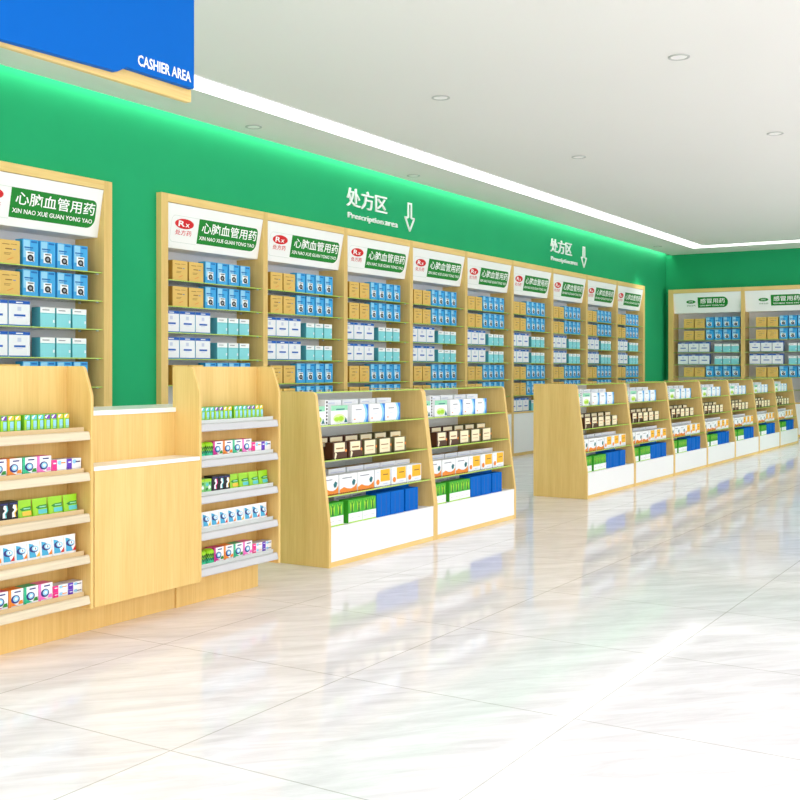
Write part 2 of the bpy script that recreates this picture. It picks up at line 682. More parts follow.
C_GOLD = mat('carton_gold', (228, 190, 104), 0.45, 0.3, var=0.03)
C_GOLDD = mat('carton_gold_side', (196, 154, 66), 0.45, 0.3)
C_BROWNTXT = mat('print_brown', (150, 108, 52), 0.5, 0.3)
C_ORANGE = mat('print_orange', (232, 120, 50), 0.5, 0.3)
C_SKY = mat('carton_sky_blue', (62, 170, 232), 0.4, 0.3)
C_SKYL = mat('print_pale_blue', (150, 212, 245), 0.4, 0.3)
C_SKYD = mat('print_deep_blue', (20, 110, 190), 0.4, 0.3)
C_PW = mat('print_white', (245, 248, 250), 0.45, 0.3)
C_BLACK = mat('print_black', (26, 28, 34), 0.45, 0.3)
C_WHITE = mat('carton_white', (240, 243, 248), 0.4, 0.3)
C_BLUE = mat('print_blue', (20, 92, 190), 0.4, 0.3)
C_LILAC = mat('print_pale_lilac', (205, 212, 235), 0.4, 0.3)
C_TEAL = mat('carton_teal', (138, 220, 229), 0.4, 0.3)
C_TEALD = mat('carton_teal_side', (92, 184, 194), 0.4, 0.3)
C_GREYT = mat('print_grey', (150, 156, 165), 0.5, 0.3)

gold = carton('gold_carton', 0.154, 0.09, 0.145, C_GOLD,
              [(rect(.16, .50, .80, .83), C_BROWNTXT), (rect(.56, .86, .82, .84), C_BROWNTXT), (rect(.30, .62, .60, .645), C_BROWNTXT),
               (rect(.66, .80, .60, .63), C_SKYD), (rect(.24, .58, .44, .46), C_BROWNTXT), (rect(.24, .52, .38, .40), C_BROWNTXT),
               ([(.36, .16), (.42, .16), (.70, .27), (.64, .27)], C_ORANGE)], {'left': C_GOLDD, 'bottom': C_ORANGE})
blue = carton('sky_blue_carton', 0.117, 0.07, 0.163, C_SKY,
              [(rect(.04, .46, .30, .97), C_SKYL), (rect(.54, .92, .88, .95), C_SKYD), (rect(.10, .66, .66, .71), C_SKYD), (rect(.14, .60, .60, .62), C_SKYD),
               (rect(.20, .74, .16, .54), C_PW), (rect(.30, .68, .47, .51), C_BLACK),
               (ellipse(.48, .30, .20, .125, 16), C_BLACK), (ellipse(.48, .30, .10, .06, 12), C_GREYT), ([(.56, .22), (.62, .16), (.72, .17), (.62, .25)], C_BLACK)])
white = carton('white_blue_carton', 0.158, 0.07, 0.155, C_WHITE,
               [(rect(0, 1, .87, 1), C_BLUE), (rect(.34, .66, .91, .955), C_PW), (rect(.40, .58, .60, .76), C_LILAC), (rect(.24, .78, .38, .46), C_BLUE),
                (rect(.36, .64, .32, .34), C_LILAC), (rect(0, 1, 0, .05), C_SKYD)], {'left': C_SKYL, 'right': C_BLUE, 'top': C_BLUE})
teal = carton('teal_white_carton', 0.115, 0.08, 0.125, C_TEAL,
              [(rect(0, 1, .72, 1), C_PW), (rect(.14, .62, .84, .89), C_GREYT), (rect(.10, .9, .68, .70), C_TEALD), (rect(.86, .97, .24, .38), C_PW)],
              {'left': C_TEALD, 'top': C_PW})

# the four kinds on one cabinet shelf, x from the interior's left divider centre
ROW_GB = [(gold, .126), (gold, .296), (blue, .472), (blue, .606), (blue, .739), (blue, .873)]
ROW_WT = [(white, .034), (white, .201), (white, .368), (teal, .605), (teal, .733), (teal, .863)]
ROWS = [ROW_GB, ROW_GB, ROW_WT, ROW_WT, ROW_GB, ROW_GB, ROW_WT]
SHELF_WORD = ['top shelf', 'second shelf', 'third shelf', 'fourth shelf', 'fifth shelf', 'sixth shelf', 'bottom shelf']
KIND_WORD = {gold.name: 'gold carton', blue.name: 'sky-blue carton', white.name: 'white-and-blue carton', teal.name: 'teal-and-white carton'}
RIGHTMOST = {1: ['only'], 2: ['right', 'left'], 3: ['right', 'middle', 'left'], 4: ['rightmost', 'second from right', 'third from right', 'leftmost'],
             5: ['rightmost', 'second from right', 'middle', 'second from left', 'leftmost']}


def put(proto, x, y, z, rz, label, cat, group):
    o = proto.copy()
    COL.objects.link(o)
    o.location = (x, y, z + 0.0004)
    o.rotation_euler = (0, 0, rz)
    return tag(o, label, cat, group)


def stock(cab, place, rows, shift=-0.013, sb=0.04):
    cx, cy, rz = cab.location.x, cab.location.y, cab.rotation_euler.z
    for r in rows:
        z = (SHELVES + [BASE_TOP])[r]
        row = ROWS[r]
        for k, (p, lx) in enumerate(row):
            same = [j for j, q in enumerate(row) if q[0] is p]
            pos = RIGHTMOST[len(same)][len(same) - 1 - same.index(k)]
            lx = lx + shift
            dx, dy = (lx, sb) if rz == 0 else (sb, -lx)
            lab = '%s %s, %s of %s' % (pos, KIND_WORD[p.name], SHELF_WORD[r], place)
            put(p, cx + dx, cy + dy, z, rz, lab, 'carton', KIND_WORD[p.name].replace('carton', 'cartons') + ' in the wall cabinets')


VIS_ROWS = {0: (0, 1, 2, 3, 4), 1: (0, 1, 2, 3, 4, 5), 2: (0, 1, 2, 3, 4, 5), 3: (0, 1, 2, 3, 4, 5), 4: (0, 1, 2, 3, 4, 5), 5: (0, 1, 2, 3, 4, 5, 6)}
for i, c in enumerate(cabs):
    stock(c, '%s joined cabinet' % ORD[i], VIS_ROWS.get(i, (0, 1, 2, 3, 4, 5)), -0.013 if i < 6 else -0.004)
stock(solo, 'separate cabinet behind counter', (0, 1, 2, 3, 4, 5), 0.0)
stock(r0, 'far-wall cabinet beside the corner', (0, 1, 2, 3, 4), 0.06)
stock(r1, 'second far-wall cabinet', (0, 1, 2, 3, 4), 0.06)

# ------------------------------------------------------------------ lettering and arrows on the green wall
LET_CN = text_mesh('处方区', LETTERW, 0.0, 0.665, 0.115, 0.285, 0.004, None, 0.007)
LET_EN = text_mesh('Prescription', LETTERW, 0.02, 0.600, -0.003, 0.062, 0.002, None, 0.007)
LET_EN2 = text_mesh('area', LETTERW, 0.632, 0.855, 0.012, 0.050, 0.002, None, 0.007)


def arrow_mb():
    m = MB()
    w = 0.016
    y0, y1 = -0.012, 0.0
    m.box(0.046, 0.046 + w, y0, y1, 0.132, 0.28, LETTERW)
    m.box(0.118 - w, 0.118, y0, y1, 0.132, 0.28, LETTERW)
    m.box(0.046 + w, 0.118 - w, y0, y1, 0.28 - w, 0.28, LETTERW)

    def bar(p, q, h):
        (ax, az), (bx, bz) = p, q
        L = math.hypot(bx - ax, bz - az)
        nx, nz = -(bz - az) / L * h, (bx - ax) / L * h
        m.extrude_xz([(ax - nx, az - nz), (bx - nx, bz - nz), (bx + nx, bz + nz), (ax + nx, az + nz)], y0, y1, LETTERW)
    bar((-0.008, 0.132), (0.046, 0.132), w / 2)
    bar((0.118, 0.132), (0.172, 0.132), w / 2)
    bar((-0.004, 0.134), (0.084, 0.004), w / 2)
    bar((0.080, 0.004), (0.168, 0.134), w / 2)
    return m


for x, where in ((7.968, 'above the third joined cabinet'), (12.412, 'above the seventh joined cabinet, nearer the corner')):
    t = thing('wall_lettering', 'raised white prescription area lettering ' + where, 'wall sign', (x, YW - 0.0075, 2.345), group='prescription area signs')
    link_mesh('chinese_lettering', LET_CN, t)
    link_mesh('english_word', LET_EN, t)
    link_mesh('english_word', LET_EN2, t)
    o = arrow_mb().build('down_arrow')
    o.location = (x + 1.0, YW - 0.0005, 2.345)
    tag(o, 'white outlined arrow pointing down, ' + where, 'arrow sign', 'down arrows on the green wall')

# ------------------------------------------------------------------ hanging cashier sign
t = thing('hanging_sign', 'blue and wood cashier area sign hanging from the ceiling over the counter', 'hanging sign', (2.2, 3.06, 2.10))
m = MB()
m.extrude_xz([(0, 0.005), (0.716, 0.024), (0.762, 0.050), (1.135, 0.050), (1.135, 0.50), (0, 0.50)], 0, 0.03, SIGNBLUE)
bb = m.build('blue_board', t, 0.002)
link_mesh('lettering', text_mesh('CASHIER AREA', INK, 0.818, 1.114, 0.071, 0.114, 0.02, lambda z: -0.001), bb)
MB().extrude_xz([(0, 0)] + arc(1.142, 0.008, 0.008, -90, 0, 3) + arc(1.130, 0.060, 0.02, 0, 90, 5) + [(0, 0.080)], 0.0305, 0.055, WOODX).build('wood_board', t, 0.002)
for x in (0.2, 0.95):
    MB().rings([[(x + 0.006 * math.cos(a * math.pi / 5), 0.015 + 0.006 * math.sin(a * math.pi / 5), z) for a in range(10)] for z in (0.5, ZC - 2.10)], METAL).build('hanging_rod', t)

# ------------------------------------------------------------------ low sloping display units
GYF, GYB, GH = 3.171, 3.622, 0.886
GT = 0.022
GSH = [0.714, 0.536, 0.358]
GBASE = 0.197


def gy(z):
    return 0.0 if z < 0.205 else (z - 0.205) / (GH - 0.205) * 0.086


def make_gondola(label, width):
    t = thing('sloping_display_unit', label, 'display unit', group='low sloping display units')
    D = GYB - GYF
    R = 0.022
    yt = gy(GH)
    prof = [(0, 0), (D, 0), (D, GH), (yt + R, GH), (yt + R * 0.35, GH - R * 0.25), (yt - 0.002, GH - R), (0, 0.205)]
    prof = [(y, z) for y, z in prof]
    for x in (0, width - GT):
        MB().prism(prof, x, x + GT, WOOD).build('side_panel', t, 0.002)
    a, c = GT, width - GT
    MB().box(a, c, D - 0.018, D, 0.02, GH - 0.012, WHITE).build('back_panel', t)
    MB().box(a + 0.0005, c - 0.0005, yt + 0.012, D, GH - 0.008, GH - 0.0015, GLASS, {'front': GEDGE, 'back': GEDGE, 'top': GLASS}).build('glass_top', t)
    for z in GSH:
        MB().box(a + 0.0005, c - 0.0005, gy(z) + 0.006, D - 0.0185, z - 0.007, z, GLASS, {'front': GEDGE, 'left': GEDGE, 'right': GEDGE}).build('glass_shelf', t)
    MB().box(a, c, 0.004, 0.02, 0.026, GBASE + 0.003, WHITE).build('front_panel', t, 0.001)
    MB().box(a, c, 0.02, D - 0.018, GBASE - 0.018, GBASE, WHITE).build('base_shelf', t)
    MB().box(a, c, 0.004, 0.02, 0.0, 0.0255, WOODX).build('plinth', t)
    return t


UNITS = []
GW1, GW2 = 1.0782, 1.0813
g0 = make_gondola('nearer of the two sloping display units standing beside the counter', GW1)
g0.location = (4.4365, GYF, 0)
UNITS.append(g0)
UNITS.append(copy_tree(g0, (4.4365 + GW1, GYF, 0), 0, 'further of the two joined sloping display units beside the counter, before the gap'))
for i in range(7):
    lab = '%s sloping display unit of the long far row, %s' % (ORD[i], 'with its wide wooden end panel showing' if i == 0 else 'counted from the gap')
    if i == 0:
        g2 = make_gondola(lab, GW2)
        g2.location = (7.8429, GYF, 0)
        UNITS.append(g2)
    else:
        UNITS.append(copy_tree(g2, (7.8429 + GW2 * i, GYF, 0), 0, lab))

P_MINT = mat('print_mint', (150, 218, 182), 0.45, 0.3)
P_LIME = mat('print_lime', (168, 220, 50), 0.45, 0.3)
P_MIDTEAL = mat('print_dark_teal', (30, 110, 120), 0.45, 0.3)
C_SWOOSH = mat('print_mid_blue', (40, 130, 220), 0.4, 0.3)
C_BROWN = mat('carton_dark_brown', (84, 50, 30), 0.45, 0.3, var=0.15, vscale=60)
C_OLIVE = mat('carton_olive', (112, 104, 66), 0.45, 0.3)
C_CREAM = mat('label_cream', (244, 232, 196), 0.5, 0.3)
C_YELLOW = mat('print_yellow', (248, 186, 38), 0.45, 0.3)
C_AMBER = mat('print_amber', (240, 140, 50), 0.45, 0.3)
C_TAN = mat('carton_tan_top', (206, 160, 98), 0.5, 0.3)
C_GRASS = mat('carton_green', (66, 176, 46), 0.45, 0.3)
C_DGREEN = mat('print_dark_green', (18, 120, 40), 0.45, 0.3)
C_ROYAL = mat('carton_royal_blue', (2, 102, 196), 0.6, 0.1)
C_LGREY = mat('carton_light_grey', (206, 208, 212), 0.5, 0.3)

swoosh = [(.70, 0), (1, 0), (1, 1), (.66, 1), (.78, .72), (.82, .45), (.79, .2)]
swoosh2 = [(.84, 0), (1, 0), (1, 1), (.80, 1), (.92, .7), (.95, .4)]
k_green = carton('mint_green_carton', .150, .05, .096, C_PW,
                 [(rect(0, 1, .72, 1), P_MINT), (rect(.30, .82, .76, .82), P_MIDTEAL), (ellipse(.48, .30, .36, .24, 18), mat('print_pale_lime', (222, 240, 170), .5)),
                  (ellipse(.34, .26, .16, .12, 12), P_LIME), (ellipse(.58, .28, .17, .14, 12), P_LIME), ([(.78, .06), (.98, .06), (.88, .36)], P_MIDTEAL)])
k_dash = carton('slim_white_carton', .026, .05, .128, C_PW, [(rect(.25, .75, .03 + .138 * i, .03 + .138 * i + .085) , C_BLACK) for i in range(7)])
k_swoosh = carton('white_swoosh_carton', .155, .05, .096, C_PW,
                  [(swoosh, C_SKYL), (swoosh2, C_SWOOSH), (rect(.2, .58, .68, .74), C_GREYT), (rect(.26, .50, .42, .45), C_LILAC), (rect(.10, .2, .16, .22), C_AMBER)])
k_plainw = carton('plain_white_carton', .150, .06, .122, C_WHITE, [(rect(.1, .6, .84, .88), C_LILAC)])
k_brown = carton('brown_carton', .128, .05, .082, C_BROWN, [(rect(.10, .84, .40, .98), C_CREAM), (rect(.22, .74, .58, .66), C_BROWNTXT), (ellipse(.92, .44, .07, .10, 10), C_AMBER), ([(.1, .0), (.2, .0), (.28, .3), (.14, .4)], C_CREAM)])
k_olive = carton('cream_label_carton', .128, .05, .080, C_OLIVE, [(rect(.05, .86, .06, .98), C_CREAM), (rect(.16, .74, .56, .62), C_BROWNTXT), (rect(.2, .7, .30, .33), C_TAN), (ellipse(.93, .52, .06, .10, 10), C_AMBER)])
k_brownb = carton('tall_brown_carton', .128, .05, .104, C_BROWN, [(rect(.06, .94, .52, .96), C_CREAM), (rect(.2, .78, .70, .75), C_TAN)])
k_oliveb = carton('tall_olive_carton', .124, .05, .104, C_OLIVE, [(rect(.06, .94, .30, .96), C_CREAM), (rect(.2, .78, .70, .75), C_TAN)])
wave = [(0, 0), (1, 0), (1, .42), (.86, .24), (.66, .16), (.44, .20), (.24, .30), (0, .18)]
k_wave = carton('white_orange_wave_carton', .157, .06, .094, C_PW, [(wave, C_AMBER), (rect(.14, .70, .76, .82), C_GREYT), (rect(.2, .6, .62, .64), C_LILAC), ([(.74, .34), (.86, .34), (.92, .58), (.80, .68), (.70, .52)], P_MIDTEAL)], {'top': C_PW})
k_yellow = carton('white_yellow_carton', .155, .06, .094, C_PW, [(rect(.34, .96, .26, .96), C_YELLOW), (rect(.5, .84, .62, .68), C_BROWNTXT), (ellipse(.17, .26, .11, .16, 12), C_AMBER), (rect(.5, .8, .1, .14), C_LILAC), (rect(.08, .24, .8, .84), C_LILAC)])
k_whiteb = carton('white_tan_topped_carton', .156, .06, .114, C_WHITE, [(rect(.1, .9, .80, .84), C_LILAC)], {'top': C_TAN})


def tuft(cx):
    return [([(cx - .10, .50), (cx + .10, .50), (cx + .17, .95), (cx + .06, .78), (cx, .98), (cx - .06, .78), (cx - .17, .95)], P_LIME),
            ([(cx - .08, .46), (cx + .08, .46), (cx + .03, .88), (cx - .03, .88)], C_DGREEN)]


k_grass = carton('green_tuft_carton', .130, .06, .120, C_GRASS, [(rect(0, 1, 0, .42), C_PW)] + tuft(.26) + tuft(.74) + [(rect(.1, .36, .2, .23), C_LGREY), (rect(.6, .86, .2, .23), C_LGREY), (rect(0, 1, 0, .05), P_LIME)], {'top': C_GRASS})
k_royal = carton('royal_blue_carton', .136, .06, .126, C_ROYAL, [(rect(.3, .34, .08, .92), mat('print_navy', (8, 78, 176), .4)), (rect(.66, .70, .08, .92), mat('print_navy', (8, 78, 176), .4))])
k_greyb = carton('light_grey_carton', .150, .06, .140, C_LGREY, [(rect(.15, .7, .8, .84), C_GREYT)])
k_wideblue = carton('wide_blue_carton', .150, .06, .146, C_ROYAL, [])

# packs whose left end disappears behind the side panel stand narrower on the shelf
NARROW = {k_green.name: carton('mint_green_carton', .070, .05, .096, C_PW, [(rect(0, 1, .72, 1), P_MINT), (rect(.1, .6, .76, .82), P_MIDTEAL), (ellipse(.3, .28, .3, .16, 12), P_LIME), ([(.55, .06), (.96, .06), (.78, .36)], P_MIDTEAL)]),
          k_wave.name: carton('white_orange_wave_carton', .136, .06, .094, C_PW, [(wave, C_AMBER), (rect(.14, .62, .76, .82), C_GREYT), ([(.72, .34), (.86, .34), (.93, .58), (.80, .68), (.68, .52)], P_MIDTEAL)], {'top': C_PW})}

# (proto, x in unit, y behind the front line, word)
ROW_FRONT, ROW_BACK = 'front-row', 'back-row'
GOODS = [
    (0, [(k_green, .034, .100), (k_dash, .110, .102), (k_green, .160, .100), (k_swoosh, .354, .100), (k_swoosh, .523, .100), (k_swoosh, .684, .100)], ROW_FRONT),
    (0, [(k_plainw, .230, .190), (k_plainw, .392, .190), (k_plainw, .566, .190), (k_plainw, .735, .190)], ROW_BACK),
    (1, [(k_brown, .148, .080), (k_brown, .294, .080), (k_olive, .438, .080), (k_olive, .588, .080), (k_olive, .744, .080)], ROW_FRONT),
    (1, [(k_brownb, .130, .190), (k_brownb, .270, .190), (k_brownb, .414, .190), (k_oliveb, .562, .190), (k_oliveb, .710, .190), (k_oliveb, .872, .190)], ROW_BACK),
    (2, [(k_wave, .034, .062), (k_wave, .176, .056), (k_wave, .342, .056), (k_yellow, .512, .056), (k_yellow, .681, .056), (k_yellow, .847, .056)], ROW_FRONT),
    (2, [(k_whiteb, .222, .160), (k_whiteb, .394, .160), (k_whiteb, .562, .160), (k_whiteb, .728, .160), (k_whiteb, .889, .160)], ROW_BACK),
    (3, [(k_grass, .044, .032), (k_grass, .220, .032), (k_grass, .352, .032), (k_royal, .489, .030), (k_royal, .631, .030), (k_royal, .786, .030)], ROW_FRONT),
    (3, [(k_greyb, .270, .160), (k_greyb, .426, .160), (k_wideblue, .580, .160), (k_wideblue, .734, .160), (k_wideblue, .884, .160)], ROW_BACK),
]
GNAME = {k_green.name: 'mint-green carton', k_dash.name: 'slim white carton with black squares', k_swoosh.name: 'white carton with blue swoosh', k_plainw.name: 'plain white carton',
         k_brown.name: 'brown carton with cream label', k_olive.name: 'cream-fronted carton', k_brownb.name: 'dark brown carton', k_oliveb.name: 'olive carton',
         k_wave.name: 'white carton with orange wave', k_yellow.name: 'white-and-yellow carton', k_whiteb.name: 'white carton', k_grass.name: 'green tufted carton',
         k_royal.name: 'royal-blue carton', k_greyb.name: 'light grey carton', k_wideblue.name: 'deep blue carton'}
GSHELF = ['top shelf', 'middle shelf', 'lowest glass shelf', 'base']
GPLACE = ['display unit nearest counter', 'second display unit by counter'] + ['%s display unit past gap' % o for o in ORD[:7]]
for ui, u in enumerate(UNITS):
    for shelf, row, rw in GOODS:
        z = (GSH + [GBASE])[shelf]
        for k, (p, lx, ly) in enumerate(row):
            same = [j for j, q in enumerate(row) if q[0] is p]
            n = len(same)
            pos = '' if n == 1 else RIGHTMOST[n][n - 1 - same.index(k)] + ' '
            lab = '%s%s %s, %s, %s' % (pos, rw, GNAME[p.name], GSHELF[shelf], GPLACE[ui])
            put(NARROW[p.name] if lx < 0.043 else p, u.location.x + lx, GYF + ly, z, 0, lab, 'carton', GNAME[p.name] + 's on the low displays')

# ------------------------------------------------------------------ cashier counter with two display shelf units
CF = 3.06                      # front plane of the counter
CXL, CXM, CXR, CXE = 2.2575, 2.7975, 3.3655, 3.905
t = thing('cashier_counter', 'low wooden cashier counter with white stone ledges between the two shelf units', 'counter', (CXM, CF, 0))
cw = CXR - CXM
MB().box(0.004, cw - 0.001, 0, 0.018, 0.122, 0.625, WOOD).build('front_panel', t, 0.001)
MB().box(0.004, cw - 0.001, 0.0185, 0.130, 0.122, 0.625, WOOD).build('lower_body', t)
MB().box(0.0005, cw - 0.0005, -0.004, 0.138, 0.6255, 0.641, STONE).build('service_ledge', t, 0.002)
MB().box(0.0, cw, 0.138, 0.150, 0.0, 0.8215, WOOD).build('riser_panel', t)
m = MB()
m.box(0.0, cw, 0.130, 0.47, 0.822, 0.841, STONE)
m.build('worktop', t, 0.002)
MB().box(0.0, cw, 0.151, 0.45, 0.0, 0.8215, WOOD).build('rear_body', t)

RAIL_B = [0.742, 0.592, 0.441, 0.289, 0.139]     # lower edge of each price rail
UW = CXE - CXR


def make_shelf_unit(label, rail_m, lip_m, width):
    t = thing('counter_shelf_unit', label, 'shelf unit', group='counter shelf units')
    T = 0.014
    R = 0.02
    prof = [(0, 0.12), (0.150, 0.12), (0.150, 1.012), (0.052, 1.012), (0.042, 1.008), (0.036, 1.000), (0.003, 0.912), (0, 0.900)]
    for x in (0, width - T):
        MB().prism(prof, x, x + T, WOOD).build('side_panel', t, 0.0015)
    a, c = T, width - T
    MB().box(a, c, 0.128, 0.150, 0.12, 1.012, WOOD).build('back_panel', t)
    for z in RAIL_B:
        sh = MB().box(a + 0.0003, c - 0.0003, 0.022, 0.1275, z, z + 0.010, WOODX).build('shelf_board', t)
        MB().prism([(0.003, z - 0.001), (0.0215, z - 0.001), (0.0215, z + 0.030), (0.012, z + 0.031), (0.006, z + 0.027), (0.001, z + 0.004)], a + 0.0003, c - 0.0003, rail_m).build('price_rail', sh, 0.0015)
        MB().box(a + 0.004, c - 0.012, 0.0222, 0.0245, z + 0.0105, z + 0.046, lip_m).build('raised_lip', sh)
    MB().box(0.002, width - 0.002, 0.130, 0.150, 0.0, 0.1195, WOOD).build('plinth', t)
    MB().box(0.0, width, 0.1505, 0.45, 0.0, 0.8215, WOOD).build('rear_body', t)
    MB().box(0.0, width, 0.1505, 0.47, 0.822, 0.841, STONE).build('worktop', t, 0.002)
    return t


ur = make_shelf_unit('tall counter shelf unit with silver shelf rails, full of gum and sweets, beside low display', SILVER, CLEARLIP, UW)
ur.location = (CXR, CF, 0)
ul = make_shelf_unit('tall counter shelf unit with pale wooden shelf rails, left of the stone service ledge', PALE, TANLIP, UW)
ul.location = (CXL, CF, 0)

def upper(decals, k=.38):
    # prints sit on the part of the pack that stands clear of the shelf lip
    return [([(x, k + (1 - k) * z) for x, z in pts], ma) for pts, ma in decals]


K_LIME = mat('pouch_lime', (150, 214, 30), 0.35, 0.4)
K_LIMED = mat('pouch_lime_shade', (104, 180, 30), 0.4, 0.4)
K_LEAF = mat('gum_green', (120, 196, 50), 0.4, 0.4)
K_AQUA = mat('gum_aqua', (90, 200, 206), 0.4, 0.4)
K_PURPLE = mat('print_purple', (112, 44, 168), 0.4, 0.4)
K_VIOLET = mat('print_violet', (96, 50, 190), 0.4, 0.4)
K_SUN = mat('gum_yellow', (244, 196, 60), 0.4, 0.4)
K_PINK = mat('print_pink', (244, 120, 200), 0.4, 0.4)
K_MAGENTA = mat('print_magenta', (214, 40, 150), 0.4, 0.4)
K_HOT = mat('print_hot_pink', (244, 40, 140), 0.4, 0.4)
K_NAVY = mat('print_deep_navy', (34, 40, 120), 0.4, 0.4)
K_CYAN = mat('pouch_cyan', (60, 170, 214), 0.4, 0.4)
K_SEA = mat('print_sea_green', (40, 190, 140), 0.4, 0.4)
K_RED = mat('print_pillar_red', (206, 36, 30), 0.4, 0.4)
K_FOREST = mat('print_forest', (36, 140, 44), 0.4, 0.4)


def gum(name, tip):
    return carton(name, .0265, .05, .088, K_LEAF, upper([(rect(.06, .36, .05, .96), P_LIME), (rect(.42, .94, .08, .62), C_SKYL), (rect(.42, .94, .10, .22), P_MINT), (rect(.10, .94, .70, .97), tip), ([(.30, .72), (.72, .96), (.5, .96), (.14, .84)], C_PW)]))


gum_a, gum_p, gum_y = gum('aqua_tipped_gum_pack', K_AQUA), gum('purple_tipped_gum_pack', K_PURPLE), gum('yellow_tipped_gum_pack', K_SUN)


def gumbox(name, edge, leaf):
    return carton(name, .0605, .05, .090, C_PW, upper([(rect(0, .16, -.6, 1), edge), ([(.16, .0), (.6, 0), (.4, .1), (.16, .3)], edge), (ellipse(.44, .40, .30, .26, 18), K_NAVY), (ellipse(.47, .42, .20, .18, 16), C_SKYL), (ellipse(.48, .42, .10, .09, 12), C_PW),
                                                 (rect(.36, .80, .80, .88), K_NAVY), ([(.62, .06), (.96, .06), (.92, .30), (.70, .26)], leaf)]), {'left': edge, 'top': edge})


box_m = gumbox('magenta_edged_gum_box', K_MAGENTA, K_FOREST)
box_o = gumbox('orange_edged_gum_box', C_AMBER, C_AMBER)
box_g = gumbox('green_edged_gum_box', K_SEA, K_FOREST)
box_p = gumbox('pink_gum_box', K_PINK, K_PINK)


def sweetbox(name, edge, leaf, h):
    return carton(name, .066, .05, h, C_PW, upper([(rect(0, .34, -.6, 1), edge), (ellipse(.52, .5, .14, .36, 12), C_SKYL), (rect(.60, .92, .34, .54), leaf), (rect(.08, .28, .35, .55), C_PW)]), {'left': edge, 'top': C_LILAC})


sw_p2, sw_v2 = sweetbox('pink_sweet_box', K_HOT, C_AMBER, .036), sweetbox('violet_sweet_box', K_VIOLET, K_NAVY, .036)
sw_p3, sw_v3 = sweetbox('pink_sweet_box', K_HOT, C_AMBER, .024), sweetbox('violet_sweet_box', K_VIOLET, K_NAVY, .024)
pat = carton('green_patterned_carton', .040, .05, .086, mat('carton_mint_pattern', (130, 210, 130), .4, .4),
             upper([(rect(0, 1, .78, 1), P_LIME), (ellipse(.34, .55, .22, .12, 10), K_AQUA), (ellipse(.7, .34, .2, .14, 10), C_PW), (ellipse(.28, .2, .2, .12, 10), K_FOREST), (ellipse(.72, .66, .14, .1, 10), K_FOREST)]))
fig = [(.34, .06), (.66, .06), (.56, .30), (.80, .48), (.70, .78), (.48, .80), (.40, .62), (.60, .50), (.36, .34)]


def blackpack(name, c):
    return carton(name, .038, .045, .094, C_BLACK, upper([([(x + .14, z) for x, z in fig], c), (fig, C_PW), (rect(.1, .9, .84, .90), K_NAVY)]))


bk_r, bk_b, bk_y = blackpack('black_pack_with_pink_figure', K_HOT), blackpack('black_pack_with_blue_figure', K_AQUA), blackpack('black_pack_with_yellow_figure', K_SUN)


def pouch(name, w, h, base, decals, dep=.030):
    """stand-up pouch: flat sealed top edge, belly that swells towards the foot"""
    m = MB()
    prof = [(0.0, .92, 1.0), (.10, 1.0, 1.0), (.35, 1.0, .86), (.65, .98, .5), (.88, 1.0, .14), (1.0, 1.03, .05)]
    rings_ = []
    for tz, sx, sd in prof:
        r = []
        for i in range(16):
            a = 2 * math.pi * i / 16
            ca, sa = math.cos(a), math.sin(a)
            ex = math.copysign(abs(ca) ** .5, ca)
            ey = math.copysign(abs(sa) ** .8, sa)
            r.append((w / 2 + ex * w / 2 * sx, dep / 2 + ey * dep / 2 * sd, tz * h))
        rings_.append(r)
    m.rings(rings_, base)

    def fy(tx, tz):
        for (a, s0, d0), (b_, s1, d1) in zip(prof, prof[1:]):
            if a <= tz <= b_:
                k = (tz - a) / (b_ - a)
                sd = d0 + (d1 - d0) * k
                sx = s0 + (s1 - s0) * k
                q = min(.98, abs(tx - .5) * 2 / sx)
                ca = q ** 2
                sa = math.sqrt(max(0, 1 - ca * ca)) ** .8
                return dep / 2 - sa * dep / 2 * sd
        return 0
    for i, (pts, ma) in enumerate(decals):
        # cut each print into thin horizontal bands so that it follows the swelling front
        zs = [p[1] for p in pts]
        z0, z1 = min(zs), max(zs)
        nb = 10
        for k in range(nb):
            za, zb = z0 + (z1 - z0) * k / nb, z0 + (z1 - z0) * (k + 1) / nb
            xa, xb_ = span(pts, za + 1e-5), span(pts, zb - 1e-5)
            if not xa or not xb_:
                continue
            nx = 4
            for q in range(nx):
                pa = [xa[0] + (xa[1] - xa[0]) * q / nx, xa[0] + (xa[1] - xa[0]) * (q + 1) / nx]
                pb = [xb_[0] + (xb_[1] - xb_[0]) * q / nx, xb_[0] + (xb_[1] - xb_[0]) * (q + 1) / nx]
                e = 0.0009 + 0.0003 * i
                m.face([(pa[0] * w, fy(pa[0], za) - e, za * h), (pa[1] * w, fy(pa[1], za) - e, za * h), (pb[1] * w, fy(pb[1], zb) - e, zb * h), (pb[0] * w, fy(pb[0], zb) - e, zb * h)], ma)
    return bpy.data.objects.new(name, m.mesh(name))


def span(pts, z):
    xs = []
    for (x0, z0), (x1, z1) in zip(pts, pts[1:] + pts[:1]):
        if (z0 <= z < z1) or (z1 <= z < z0):
            xs.append(x0 + (x1 - x0) * (z - z0) / (z1 - z0))
    return (min(xs), max(xs)) if len(xs) > 1 else None


def lime_pouch(name, foot):
    return pouch(name, .064, .092, K_LIME, upper([(rect(.3, .95, .04, .30), foot), ([(.16, .46), (.3, .34), (.92, .36), (.92, .58), (.4, .56)], K_FOREST), (rect(.40, .86, .43, .50), P_MINT)]))


lp_y, lp_c = lime_pouch('lime_pouch_with_yellow_foot', K_SUN), lime_pouch('lime_pouch_with_aqua_foot', K_AQUA)


